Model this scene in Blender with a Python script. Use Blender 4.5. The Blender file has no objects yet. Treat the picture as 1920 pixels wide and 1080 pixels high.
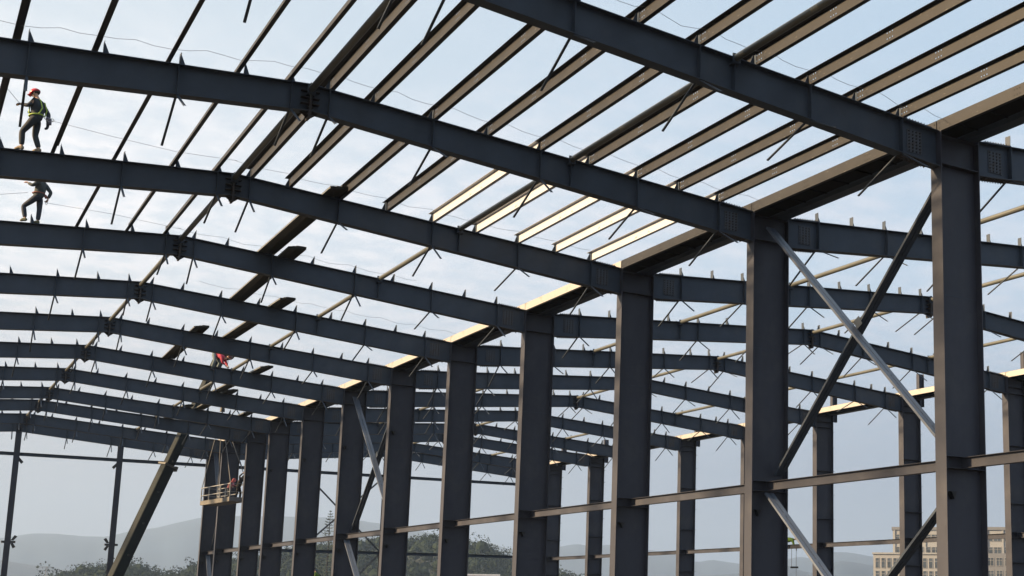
import bpy, bmesh, math, random
from mathutils import Vector, Matrix
import numpy as np
random.seed(7)
scene = bpy.context.scene
COL = scene.collection
R = math.radians

# ------------------------------------------------------------------ camera
CAM = Vector((-19.468, -21.040, 1.70))
YAW, PITCH, ROLL, FPX = 0.58065, 0.173957, 0.009734, 2446.08
cam_d = bpy.data.cameras.new('camera'); cam = bpy.data.objects.new('camera', cam_d); COL.objects.link(cam)
cf = Vector((math.sin(YAW)*math.cos(PITCH), math.cos(YAW)*math.cos(PITCH), math.sin(PITCH)))
cr = Vector((math.cos(YAW), -math.sin(YAW), 0)); cu = cr.cross(cf)
cr2 = cr*math.cos(ROLL)+cu*math.sin(ROLL); cu2 = -cr*math.sin(ROLL)+cu*math.cos(ROLL)
m = Matrix((cr2, cu2, -cf)).transposed().to_4x4(); m.translation = CAM
cam.matrix_world = m
cam_d.sensor_width = 36; cam_d.lens = FPX/1920*36
cam_d.shift_x = (960-1395.08)/1920; cam_d.shift_y = (697.37-540)/1920
cam_d.clip_start = 0.1; cam_d.clip_end = 30000
scene.camera = cam

# ------------------------------------------------------------------ light
SUN_EL, SUN_AZ = R(23), R(-74)          # azimuth from +Y towards +X: low sun out of the frame, beyond the near span
scene.view_settings.view_transform = 'Standard'; scene.view_settings.look = 'None'
scene.view_settings.exposure = 1.7; scene.view_settings.gamma = 1
sd = bpy.data.lights.new('sun', 'SUN'); sd.energy = 5.0; sd.angle = R(4.0); sd.color = (1.0, 0.70, 0.39)
sun = bpy.data.objects.new('sun', sd); COL.objects.link(sun)
sdir = Vector((math.sin(SUN_AZ)*math.cos(SUN_EL), math.cos(SUN_AZ)*math.cos(SUN_EL), math.sin(SUN_EL)))
sun.rotation_euler = sdir.to_track_quat('Z', 'Y').to_euler()
W = bpy.data.worlds.new('World'); scene.world = W; W.use_nodes = True
nt = W.node_tree; nt.nodes.clear()
def N(t, **k):
    n = nt.nodes.new(t)
    for a, b in k.items(): setattr(n, a, b)
    return n
def lk(a, b): nt.links.new(a, b)
def mth(op, a, b=None, c=None, clamp=False):
    n = N('ShaderNodeMath', operation=op, use_clamp=clamp)
    for i, v in enumerate((a, b, c)):
        if v is None: continue
        if isinstance(v, (int, float)): n.inputs[i].default_value = v
        else: lk(v, n.inputs[i])
    return n.outputs[0]
def mixc(f, a, b):
    n = N('ShaderNodeMix', data_type='RGBA')
    for i, v in ((0, f), (6, a), (7, b)):
        if isinstance(v, (int, float)): n.inputs[i].default_value = v
        elif isinstance(v, tuple): n.inputs[i].default_value = (*v, 1)
        else: lk(v, n.inputs[i])
    return n.outputs[2]
def smooth(v, lo, hi):
    n = N('ShaderNodeMapRange', interpolation_type='SMOOTHSTEP'); lk(v, n.inputs[0])
    n.inputs[1].default_value = lo; n.inputs[2].default_value = hi
    return n.outputs[0]
sky = N('ShaderNodeTexSky', sky_type='NISHITA', sun_disc=False, sun_elevation=SUN_EL, sun_rotation=SUN_AZ,
        altitude=100, air_density=1.0, dust_density=1.6, ozone_density=1.6)
tc = N('ShaderNodeTexCoord'); sp = N('ShaderNodeSeparateXYZ'); lk(tc.outputs['Generated'], sp.inputs[0])
zz = mth('MAXIMUM', sp.outputs[2], 0.0)
den = mth('ADD', zz, 0.07)
cx = mth('DIVIDE', sp.outputs[0], den); cy = mth('DIVIDE', sp.outputs[1], den)
cmb = N('ShaderNodeCombineXYZ'); lk(cx, cmb.inputs[0]); lk(cy, cmb.inputs[1])
n1 = N('ShaderNodeTexNoise'); lk(cmb.outputs[0], n1.inputs[0])
n1.inputs['Scale'].default_value = 1.3; n1.inputs['Detail'].default_value = 3; n1.inputs['Roughness'].default_value = 0.5
n2 = N('ShaderNodeTexNoise'); lk(cmb.outputs[0], n2.inputs[0])
n2.inputs['Scale'].default_value = 12; n2.inputs['Detail'].default_value = 8; n2.inputs['Roughness'].default_value = 0.6
n2.inputs['Distortion'].default_value = 0.15
# how far a direction points to the side the sun is on (bright veiled part of the sky)
sunside = mth('ADD', mth('MULTIPLY', sp.outputs[0], math.sin(SUN_AZ)), mth('MULTIPLY', sp.outputs[1], math.cos(SUN_AZ)))
veil = smooth(sunside, -0.5, 0.45)
low = mth('SUBTRACT', 1.0, smooth(zz, 0.27, 0.42))            # cloud deck sits low in the sky
big = smooth(mth('ADD', mth('ADD', n1.outputs[0], mth('MULTIPLY', low, 0.14)), mth('MULTIPLY', mth('MULTIPLY', veil, low), 0.10)), 0.40, 0.60)
puff = smooth(n2.outputs[0], 0.33, 0.68)
cl = mth('MULTIPLY', mth('MULTIPLY', big, mth('ADD', 0.30, mth('MULTIPLY', puff, 0.70))), mth('ADD', 0.14, mth('MULTIPLY', low, 0.86)), clamp=True)
base = mixc(0.85, sky.outputs[0], mixc(veil, (4.2, 5.4, 6.6), (6.3, 6.8, 7.1)))   # thin high veil over clear sky
cloudc = mixc(veil, (6.1, 6.2, 6.8), (9.0, 8.6, 8.45))
withc = mixc(mth('MULTIPLY', cl, mth('ADD', 0.62, mth('MULTIPLY', veil, 0.38))), base, cloudc)
hz = mth('SUBTRACT', 1.0, smooth(zz, 0.05, 0.27))
hazec = mixc(veil, (2.3, 2.75, 3.6), (3.9, 3.75, 3.82))
fin = mixc(mth('MULTIPLY', hz, 0.86), withc, hazec)
dim = N('ShaderNodeVectorMath', operation='SCALE'); dim.inputs[3].default_value = 0.80; lk(fin, dim.inputs[0])
bg = N('ShaderNodeBackground'); bg.inputs[1].default_value = 0.054; lk(dim.outputs[0], bg.inputs[0])
wo = N('ShaderNodeOutputWorld'); lk(bg.outputs[0], wo.inputs[0])

# ------------------------------------------------------------------ materials
MATS = {}
def mat(name, col, rough=0.5, metal=0.0, var=0.12, scale=3.0, spec=0.5, col2=None, thr=(0.45, 0.7), bump=0.0, holes=False, scratch=0.0, emit=None, detail=6, stretch=(1, 1, 1)):
    if name in MATS: return MATS[name]
    mt = bpy.data.materials.new(name); mt.use_nodes = True; t = mt.node_tree; ns, ls = t.nodes, t.links
    b = ns['Principled BSDF']; b.inputs['Roughness'].default_value = rough; b.inputs['Metallic'].default_value = metal
    b.inputs['Specular IOR Level'].default_value = spec
    tc = ns.new('ShaderNodeTexCoord'); mp = ns.new('ShaderNodeMapping'); ls.new(tc.outputs['Object'], mp.inputs[0]); mp.inputs['Scale'].default_value = stretch
    nz = ns.new('ShaderNodeTexNoise'); ls.new(mp.outputs[0], nz.inputs[0]); nz.inputs['Scale'].default_value = scale; nz.inputs['Detail'].default_value = detail
    nz.inputs['Roughness'].default_value = 0.62
    mr = ns.new('ShaderNodeMapRange'); ls.new(nz.outputs[0], mr.inputs[0]); mr.inputs[1].default_value = thr[0] if col2 else 0.3; mr.inputs[2].default_value = thr[1] if col2 else 0.7
    mx = ns.new('ShaderNodeMix'); mx.data_type = 'RGBA'; ls.new(mr.outputs[0], mx.inputs[0])
    c2 = col2 or tuple(min(1, c*(1+var)) for c in col); c1 = col if col2 else tuple(c*(1-var) for c in col)
    mx.inputs[6].default_value = (*c1, 1); mx.inputs[7].default_value = (*c2, 1)
    out = mx.outputs[2]
    if scratch:
        n3 = ns.new('ShaderNodeTexNoise'); m3 = ns.new('ShaderNodeMapping'); ls.new(tc.outputs['Object'], m3.inputs[0]); m3.inputs['Scale'].default_value = (9, 1.6, 14)
        ls.new(m3.outputs[0], n3.inputs[0]); n3.inputs['Scale'].default_value = 2.2; n3.inputs['Detail'].default_value = 8; n3.inputs['Roughness'].default_value = 0.75
        r3 = ns.new('ShaderNodeMapRange'); ls.new(n3.outputs[0], r3.inputs[0]); r3.inputs[1].default_value = 0.62; r3.inputs[2].default_value = 0.68; r3.inputs[4].default_value = scratch
        m4 = ns.new('ShaderNodeMix'); m4.data_type = 'RGBA'; ls.new(r3.outputs[0], m4.inputs[0]); ls.new(out, m4.inputs[6]); m4.inputs[7].default_value = (0.62, 0.60, 0.54, 1)
        out = m4.outputs[2]
    ls.new(out, b.inputs['Base Color'])
    if scratch and not holes:
        n5 = ns.new('ShaderNodeTexNoise'); ls.new(tc.outputs['Object'], n5.inputs[0]); n5.inputs['Scale'].default_value = 0.55; n5.inputs['Detail'].default_value = 9; n5.inputs['Roughness'].default_value = 0.7
        r5 = ns.new('ShaderNodeMapRange'); ls.new(n5.outputs[0], r5.inputs[0]); r5.inputs[1].default_value = 0.50; r5.inputs[2].default_value = 0.72; r5.inputs[4].default_value = 0.30
        m5 = ns.new('ShaderNodeMix'); m5.data_type = 'RGBA'; ls.new(r5.outputs[0], m5.inputs[0]); ls.new(out, m5.inputs[6]); m5.inputs[7].default_value = (0.105, 0.105, 0.105, 1); ls.new(m5.outputs[2], b.inputs['Base Color'])
        n6 = ns.new('ShaderNodeTexNoise'); ls.new(tc.outputs['Object'], n6.inputs[0]); n6.inputs['Scale'].default_value = 5.0; n6.inputs['Detail'].default_value = 5; n6.inputs['Roughness'].default_value = 0.8
        r6 = ns.new('ShaderNodeMapRange'); ls.new(n6.outputs[0], r6.inputs[0]); r6.inputs[1].default_value = 0.70; r6.inputs[2].default_value = 0.76; r6.inputs[4].default_value = 0.7
        m6 = ns.new('ShaderNodeMix'); m6.data_type = 'RGBA'; ls.new(r6.outputs[0], m6.inputs[0]); ls.new(m5.outputs[2], m6.inputs[6]); m6.inputs[7].default_value = (0.11, 0.055, 0.030, 1); ls.new(m6.outputs[2], b.inputs['Base Color'])
    rr = ns.new('ShaderNodeMapRange'); ls.new(nz.outputs[0], rr.inputs[0]); rr.inputs[3].default_value = max(0.05, rough-0.1); rr.inputs[4].default_value = min(1, rough+0.12)
    ls.new(rr.outputs[0], b.inputs['Roughness'])
    if bump:
        bp = ns.new('ShaderNodeBump'); bp.inputs['Strength'].default_value = bump; ls.new(nz.outputs[0], bp.inputs['Height']); ls.new(bp.outputs[0], b.inputs['Normal'])
    if emit: b.inputs['Emission Color'].default_value = (*emit[:3], 1); b.inputs['Emission Strength'].default_value = emit[3]
    if holes:   # bolt holes punched through the web, in the object's own Y-Z plane
        def M(op, a, c=None, d=None):
            n = ns.new('ShaderNodeMath'); n.operation = op
            for i, v in enumerate((a, c, d)):
                if v is None: continue
                if isinstance(v, (int, float)): n.inputs[i].default_value = v
                else: ls.new(v, n.inputs[i])
            return n.outputs[0]
        s = ns.new('ShaderNodeSeparateXYZ'); ls.new(tc.outputs['Object'], s.inputs[0]); Yc, Zc = s.outputs[1], s.outputs[2]
        def rad(py, pz, y0, z0):
            fy = M('SUBTRACT', M('PINGPONG', M('SUBTRACT', Yc, y0), py/2), 0.0)
            fz = M('SUBTRACT', Zc, z0)
            return fy, fz
        # three holes 7 cm apart in two rows, the set repeating every 2.5 m
        per = M('SUBTRACT', M('MODULO', M('ADD', Yc, 1.3), 2.5), 1.25)
        near = M('LESS_THAN', M('ABSOLUTE', per), 0.13)
        fy = M('SUBTRACT', M('PINGPONG', M('ADD', per, 0.08*20), 0.04), 0.0)
        z1 = M('ABSOLUTE', M('SUBTRACT', Zc, 0.07)); z2 = M('ABSOLUTE', M('SUBTRACT', Zc, 0.19)); fz = M('MINIMUM', z1, z2)
        d2 = M('SQRT', M('ADD', M('MULTIPLY', fy, fy), M('MULTIPLY', fz, fz)))
        hole = M('MULTIPLY', M('LESS_THAN', d2, 0.015), near)
        tr = ns.new('ShaderNodeBsdfTransparent'); ms = ns.new('ShaderNodeMixShader'); ls.new(hole, ms.inputs[0]); ls.new(b.outputs[0], ms.inputs[1]); ls.new(tr.outputs[0], ms.inputs[2])
        ls.new(ms.outputs[0], ns['Material Output'].inputs[0])
    MATS[name] = mt; return mt
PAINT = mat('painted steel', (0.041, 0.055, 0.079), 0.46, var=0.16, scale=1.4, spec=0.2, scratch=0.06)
PAINT2 = mat('painted column steel', (0.042, 0.046, 0.062), 0.46, var=0.18, scale=0.9, spec=0.2, stretch=(1, 1, 0.35), scratch=0.04)
PURL = mat('painted cold rolled steel', (0.0205, 0.0215, 0.0245), 0.5, spec=0.22, var=0.16, scale=2.0, scratch=0.35, holes=True)
PALE = mat('pale purlin steel', (0.44, 0.465, 0.51), 0.38, metal=0.2, var=0.1, scale=2.5, col2=(0.15, 0.14, 0.11), thr=(0.60, 0.72), stretch=(3, 1.0, 3))  # paler steel colour for some purlins of one bay
TUBE = mat('dull zinc tube', (0.095, 0.10, 0.092), 0.40, metal=0.2, var=0.2, scale=2.0, stretch=(1, 0.4, 1))
GUTT = mat('dark gutter sheet', (0.016, 0.016, 0.018), 0.8, var=0.3, scale=2.0, spec=0.06)
RUST = mat('rusty blasted steel', (0.045, 0.033, 0.028), 0.75, var=0.3, scale=6, col2=(0.03, 0.032, 0.038), thr=(0.4, 0.6))
PLATE = mat('grit blasted splice plate', (0.050, 0.060, 0.080), 0.7, var=0.25, scale=5, col2=(0.050, 0.038, 0.030), thr=(0.5, 0.7))
BOLT = mat('dark bolts', (0.008, 0.008, 0.009), 0.55, var=0.2)
PALEGUT = mat('weathered pale plate', (0.33, 0.32, 0.31), 0.45, metal=0.15, var=0.15, scale=1.6, col2=(0.20, 0.18, 0.15), thr=(0.58, 0.75))  # paler plate colour for the gutters farther back
STACK = mat('stacked zinc purlins', (0.10, 0.102, 0.09), 0.42, metal=0.2, var=0.2, scale=3)
BRACE_LIT = mat('brace paint', (0.090, 0.110, 0.150), 0.40, var=0.14, scale=2.2, scratch=0.1)  # same paint as the frame, sky light put into the colour
WIRE = mat('steel wire', (0.10, 0.10, 0.10), 0.5)

# ------------------------------------------------------------------ mesh helpers
class MB:
    def __init__(s): s.v = []; s.f = []; s.sm = []; s.mi = []; s.cur = 0
    def add(s, vs, fs, smooth=False):
        o = len(s.v); s.v += [tuple(v) for v in vs]; s.f += [tuple(i+o for i in f) for f in fs]; s.sm += [smooth]*len(fs); s.mi += [s.cur]*len(fs)
    def box(s, x0, x1, y0, y1, z0, z1):
        s.add([(x0,y0,z0),(x1,y0,z0),(x1,y1,z0),(x0,y1,z0),(x0,y0,z1),(x1,y0,z1),(x1,y1,z1),(x0,y1,z1)],
              [(0,3,2,1),(4,5,6,7),(0,1,5,4),(1,2,6,5),(2,3,7,6),(3,0,4,7)])
    def prism(s, poly, axis, a, b):           # polygon in the plane normal to axis, from a to b
        def P(u, w, t): return {'x': (t, u, w), 'y': (u, t, w), 'z': (u, w, t)}[axis]
        n = len(poly); vs = [P(u, w, a) for u, w in poly]+[P(u, w, b) for u, w in poly]
        s.add(vs, [tuple(range(n)), tuple(range(2*n-1, n-1, -1))]+[(i, i+n, (i+1) % n+n, (i+1) % n) for i in range(n)])
    def bar(s, p, q, w, h, up=(0, 0, 1)):     # rectangular bar between two points
        p, q = Vector(p), Vector(q); d = (q-p).normalized(); up = Vector(up)
        sd = d.cross(up)
        if sd.length < 1e-4: sd = d.cross(Vector((1, 0, 0)))
        sd.normalize(); u = sd.cross(d)
        vs = [c+sd*a*w/2+u*b*h/2 for c in (p, q) for a, b in ((-1,-1),(1,-1),(1,1),(-1,1))]
        s.add(vs, [(0,1,2,3),(7,6,5,4),(0,4,5,1),(1,5,6,2),(2,6,7,3),(3,7,4,0)])
    def tube(s, pts, r, n=10, caps=True, smooth=True):
        pts = [Vector(p) for p in pts]; rs = r if isinstance(r, (list, tuple)) else [r]*len(pts)
        vs = []; prev = None
        for i, p in enumerate(pts):
            d = (pts[min(i+1, len(pts)-1)]-pts[max(i-1, 0)]).normalized()
            if prev is None:
                a = d.cross(Vector((0, 0, 1)))
                if a.length < 1e-3: a = d.cross(Vector((1, 0, 0)))
            else: a = prev-d*prev.dot(d)
            a.normalize(); prev = a; b = d.cross(a)
            vs += [p+(a*math.cos(2*math.pi*k/n)+b*math.sin(2*math.pi*k/n))*rs[i] for k in range(n)]
        fs = [(i*n+k, i*n+(k+1) % n, (i+1)*n+(k+1) % n, (i+1)*n+k) for i in range(len(pts)-1) for k in range(n)]
        s.add(vs, fs, smooth)
        if caps: m_ = (len(pts)-1)*n; s.add(vs, [tuple(range(n-1, -1, -1)), tuple(range(m_, m_+n))], False)
    def mesh(s, name, material):
        me = bpy.data.meshes.new(name); me.from_pydata(s.v, [], s.f)
        me.polygons.foreach_set('use_smooth', s.sm)
        for m_ in (material if isinstance(material, (list, tuple)) else [material]): me.materials.append(m_)
        me.polygons.foreach_set('material_index', s.mi)
        bm = bmesh.new(); bm.from_mesh(me); bmesh.ops.recalc_face_normals(bm, faces=bm.faces); bm.to_mesh(me); bm.free(); return me
    def obj(s, name, material, parent=None, loc=(0, 0, 0)):
        o = bpy.data.objects.new(name, s.mesh(name, material)); COL.objects.link(o); o.parent = parent; o.location = loc; return o
def tag(o, label=None, cat=None, group=None, kind=None):
    if label: o['label'] = label
    if cat: o['category'] = cat
    if group: o['group'] = group
    if kind: o['kind'] = kind
    return o
def empty(name, loc, label, cat, group=None, rz=0):
    o = bpy.data.objects.new(name, None); COL.objects.link(o); o.location = loc; o.rotation_euler.z = rz; o.empty_display_size = .2
    return tag(o, label, cat, group)
def inst(me, name, parent, loc=(0, 0, 0), rot=(0, 0, 0)):
    o = bpy.data.objects.new(name, me); COL.objects.link(o); o.parent = parent; o.location = loc; o.rotation_euler = rot; return o
def copy_tree(o, parent=None):
    c = o.copy(); COL.objects.link(c); c.parent = parent
    for ch in o.children: copy_tree(ch, c)
    return c
ORD = ['zeroth', 'first', 'second', 'third', 'fourth', 'fifth', 'sixth', 'seventh', 'eighth', 'ninth', 'tenth', 'eleventh', 'twelfth']

# ------------------------------------------------------------------ frame grid
FY = [None, 0.0, 7.5, 15.03, 22.49, 29.97, 37.40, 44.76, 52.27, 59.59, 65.34, 72.55, 77.50]
XR, ZR, SLOPE = 12.447, 12.99, 0.0729
GZ = -1.80
def top(x): return ZR-abs(abs(x)-XR)*SLOPE
def bot(x): return top(x)-(0.63+0.20*abs(abs(x)-XR)/11.87)

# ------------------------------------------------------------------ ground, hills
gm = mat('dark site soil', (0.040, 0.036, 0.031), 0.95, var=0.25, scale=0.05, detail=10)
g = MB(); g.add([(-12000,-9000,GZ),(14000,-9000,GZ),(14000,12000,GZ),(-12000,12000,GZ)], [(0,1,2,3)])
tag(g.obj('ground', gm), kind='structure')
g = MB(); g.box(-25.6, 25.6, -22, 78.2, GZ-0.3, GZ+0.12)
tag(g.obj('floor_slab', mat('damp raw floor', (0.034, 0.032, 0.030), 0.9, var=0.12, scale=0.4)), kind='structure')
def ridge_terrain(name, prof, D, depth, material, seed, base=GZ-1):
    rnd = random.Random(seed); az0, az1 = prof[0][0], prof[-1][0]; NA, NR = 260, 22
    ph = [rnd.uniform(0, 6.28) for _ in range(12)]
    vs = []
    for j in range(NR+1):
        t = j/NR; r = D+(t-0.5)*2*depth
        k = math.cos((t-0.5)*math.pi)**0.8
        for i in range(NA+1):
            az = az0+(az1-az0)*i/NA
            for a, b in zip(prof, prof[1:]):
                if a[0] <= az <= b[0]: e = a[1]+(b[1]-a[1])*(az-a[0])/(b[0]-a[0]); break
            else: e = prof[-1][1]
            h = e*D+CAM.z-base
            wob = sum(math.sin(az*(3+2.7*q)+ph[q]+t*(2+q)*3)*0.5/(1+q) for q in range(8))
            fine = sum(math.sin(az*(22+13*q)+ph[q+4]*3)*0.35/(1+q) for q in range(6))
            z = base+h*k*(1+0.09*wob*(1-k*k))+fine*D*0.00028*k
            a = R(az); vs.append((CAM.x+math.sin(a)*r, CAM.y+math.cos(a)*r, z))
    fs = [(j*(NA+1)+i, j*(NA+1)+i+1, (j+1)*(NA+1)+i+1, (j+1)*(NA+1)+i) for j in range(NR) for i in range(NA)]
    b = MB(); b.add(vs, fs, True); return tag(b.obj(name, material), kind='structure')
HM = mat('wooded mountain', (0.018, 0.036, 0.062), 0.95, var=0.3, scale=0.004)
L1 = [(-12,.026),(-4,.034),(2.78,.0348),(3.82,.0361),(4.87,.0398),(5.78,.04),(6.52,.0389),(7.46,.0387),(8.2,.0427),(9.34,.0463),(9.92,.0496),(10.79,.0538),(12.29,.0561),(15.82,.0565),(17.01,.0547),(17.98,.0528),(18.86,.05),(20.86,.0445),(22.43,.0403),(23.23,.0365),(25.38,.0387),(26.06,.0409),(26.75,.0391),(27.44,.0408),(29.17,.0372),(30.44,.0351),(31.26,.0284),(31.96,.0306),(33.12,.0276),(35.27,.0315),(35.78,.0332),(36.24,.032),(37.4,.0374),(38.09,.0363),(39.01,.0336),(41.52,.0299),(46,.0282),(60,.03)]
L2 = [(-12,.03),(-2,.026),(2.84,.0234),(3.9,.0221),(4.98,.019),(5.72,.0172),(6.46,.0153),(7.02,.0133),(9.5,.0115),(20,.010),(31.16,.0176),(34.39,.023),(35.2,.0271),(35.78,.0228),(36.47,.0209),(37.4,.0306),(38.21,.0295),(39.01,.0268),(42.65,.024),(45.33,.0223),(60,.02)]
FH = [(-6,.0),(4.33,.0066),(5.47,.0121),(5.91,.0155),(6.26,.0184),(6.62,.0203),(7.35,.022),(7.81,.0244),(8.58,.0239),(9.06,.023),(9.41,.0184),(9.55,.017),(9.68,.0196),(10.33,.0187),(10.7,.0236),(12.4,.0291),(14.02,.0346),(15.46,.039),(16.72,.0441),(18.01,.0454),(18.99,.0458),(19.74,.0492),(20.63,.0468),(21.75,.0444),(22.04,.0449),(22.32,.0402),(22.89,.0364),(23.24,.0326),(24.27,.0249),(25.41,.0224),(25.68,.0229),(26.1,.0194),(26.79,.0136),(30,.004),(34,-.002)]
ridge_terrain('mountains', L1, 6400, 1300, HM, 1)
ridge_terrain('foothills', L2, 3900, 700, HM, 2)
FD = 900
hillprof = [(a, max(-0.004, e-0.0105)) for a, e in FH]
ridge_terrain('wooded_hill', hillprof, FD, 190, mat('undergrowth', (0.012, 0.018, 0.011), 0.95, var=0.3, scale=0.2), 3)
# far wood on the hill: one mass of leaf clumps
def leaf_mass(name, trees, material, seed, nl=150, leaf=0.75):
    rg = np.random.default_rng(seed); V = []; 
    for (x, y, z, r, h) in trees:
        n = int(nl*rg.uniform(.7, 1.3)); blobs = rg.normal(size=(7, 3))*np.array([r*.42, r*.42, h*.22])
        c = blobs[rg.integers(0, 7, n)]; d = rg.normal(size=(n, 3)); d /= np.linalg.norm(d, axis=1)[:, None]
        p = c+d*(rg.uniform(.55, 1.0, n)**.5)[:, None]*np.array([r*.55, r*.55, h*.3])+np.array([x, y, z])
        a = rg.normal(size=(n, 3)); a /= np.linalg.norm(a, axis=1)[:, None]; b = np.cross(a, rg.normal(size=(n, 3))); b /= np.linalg.norm(b, axis=1)[:, None]
        s = (leaf*rg.uniform(.5, 1.2, n))[:, None]
        V.append(np.stack([p-a*s*.5, p+b*s*.42, p+a*s*.55, p-b*s*.42], 1).reshape(-1, 3))
    V = np.concatenate(V); nq0 = len(V)//4
    # a solid lumpy heart in every crown, so that only its rim lets the sky through
    C = []
    for (x, y, z, r, h) in trees:
        th = np.linspace(0, 2*np.pi, 9)[:-1]; ring = []
        for k, ph in enumerate(np.linspace(-1.35, 1.35, 6)):
            rr = rg.uniform(.72, 1.12, 8); ring.append(np.stack([x+np.cos(th)*np.cos(ph)*r*.62*rr, y+np.sin(th)*np.cos(ph)*r*.62*rr, z-h*.06+np.sin(ph)*h*.40*rr], 1))
        for a_, b_ in zip(ring, ring[1:]):
            C.append(np.stack([a_, np.roll(a_, -1, 0), np.roll(b_, -1, 0), b_], 1).reshape(-1, 3))
    V = np.concatenate([V]+C); nq = len(V)//4
    me = bpy.data.meshes.new(name); me.vertices.add(len(V)); me.vertices.foreach_set('co', V.ravel().astype(np.float32))
    me.loops.add(nq*4); me.loops.foreach_set('vertex_index', np.arange(nq*4, dtype=np.int32))
    me.polygons.add(nq); me.polygons.foreach_set('loop_start', np.arange(0, nq*4, 4, dtype=np.int32)); me.update(); me.validate(); me.materials.append(material)
    o = bpy.data.objects.new(name, me); COL.objects.link(o); return o
LEAF = mat('hill foliage', (0.013, 0.020, 0.013), 0.95, spec=0.0, col2=(0.026, 0.036, 0.021), thr=(0.35, 0.65), scale=0.22)
def prof_e(prof, az):
    for a, b in zip(prof, prof[1:]):
        if a[0] <= az <= b[0]: return a[1]+(b[1]-a[1])*(az-a[0])/(b[0]-a[0])
    return prof[-1][1]
rnd = random.Random(11); trees = []
for row in range(8):
    az = 3.0
    while az < 28.5:
        e = prof_e(FH, az); t = row/7; r = rnd.uniform(4.5, 8.5)
        D = FD-190*(1-t)+rnd.uniform(-10, 10)
        topz = CAM.z+e*FD*(1-(1-t)**1.6*0.75)+(rnd.uniform(-2.6, .6) if row > 5 else rnd.uniform(-3, 2))
        a = R(az); h = r*rnd.uniform(1.5, 2.1)
        if topz > 0.5: trees.append((CAM.x+math.sin(a)*D, CAM.y+math.cos(a)*D, topz-h*.5, r, h))
        az += math.degrees(r*rnd.uniform(.75, 1.25)/D)
tag(leaf_mass('forest', trees, LEAF, 5, nl=230, leaf=1.1), 'hazy dark green wood covering the low hill behind the steel frame', 'wood', kind='stuff')
def at(azd, D): a = R(azd); return CAM.x+math.sin(a)*D, CAM.y+math.cos(a)*D
# single tall conifer sticking out above the wood
def conifer():
    D = 480; x, y = at(15.8, D); ztop = CAM.z+.0622*D; z0 = GZ
    t = empty('conifer_tree', (x, y, z0), 'tall thin conifer with sparse tiered branches rising above the wood', 'tree'); H = ztop-z0
    b = MB(); b.tube([(0,0,0),(0.05,0,H*.5),(0,0,H*.9),(0,0,H)], [.40,.28,.11,.03], 8); b.obj('trunk', mat('bark', (.025,.022,.018), .95, spec=0.0), t)
    b = MB(); rg = random.Random(3)
    z = H*.34
    while z < H-0.2:
        L = (H-z)*.30+.4
        for k in range(7):
            a = rg.uniform(0, 6.28); l = L*rg.uniform(.7, 1.1); up = l*.35
            p0 = Vector((0,0,z)); p1 = Vector((math.cos(a)*l*.6, math.sin(a)*l*.6, z-up*.1)); p2 = Vector((math.cos(a)*l, math.sin(a)*l, z+up*.5))
            b.tube([p0, p1, p2], [.07, .08, .03], 4)
            for j in range(12):
                q = p1.lerp(p2, rg.random()) if rg.random() < .7 else p0.lerp(p1, rg.uniform(.3, 1)); s = rg.uniform(.16, .38)
                d = Vector((rg.uniform(-1,1), rg.uniform(-1,1), rg.uniform(.1,1)))*s*1.3; w = Vector((rg.uniform(-1,1), rg.uniform(-1,1), 0))*s*.4
                b.add([q-w, q+w, q+d], [(0,1,2)])
        z += rg.uniform(.75, 1.1)
    b.obj('crown', mat('conifer needles', (.03,.048,.03), .8), t)
conifer()
def pylon():
    D = 1500; x, y = at(5.5, D); H = .0185*D+CAM.z-GZ
    b = MB()
    for sx in (-1, 1):
        for sy in (-1, 1): b.bar((sx*2.6, sy*2.6, 0), (sx*.5, sy*.5, H), .35, .35)
    for k in range(9):
        z0, z1 = H*k/9, H*(k+1)/9; w0, w1 = 2.6-2.1*k/9, 2.6-2.1*(k+1)/9
        for s in (-1, 1): b.bar((-w0, s*w0, z0), (w1, s*w1, z1), .2, .2); b.bar((s*w0, w0, z0), (s*w1, -w1, z1), .2, .2)
    for z, l in ((H*.98, 6), (H*.86, 8)): b.bar((-l, 0, z), (l, 0, z), .5, .6)
    tag(b.obj('power_pylon', mat('pylon steel', (.12,.13,.14), .6), loc=(x, y, GZ)), 'faint lattice power pylon on the far slope', 'pylon')
pylon()
def shed():
    x, y = at(22.1, 330); b = MB(); z = CAM.z+.0178*330
    b.box(-4.2, 4.2, -3, 3, 0, z-GZ-.4); o = empty('shed', (x, y, GZ), 'small shed with a pale flat roof at the foot of the wood', 'shed', rz=R(-22)); b.obj('wall', mat('shed wall', (.4,.4,.38), .9), o)
    b = MB(); b.box(-4.5, 4.5, -3.3, 3.3, z-GZ-.4, z-GZ); b.obj('roof', mat('shed roof', (.6,.62,.64), .6), o)
shed()
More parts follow.
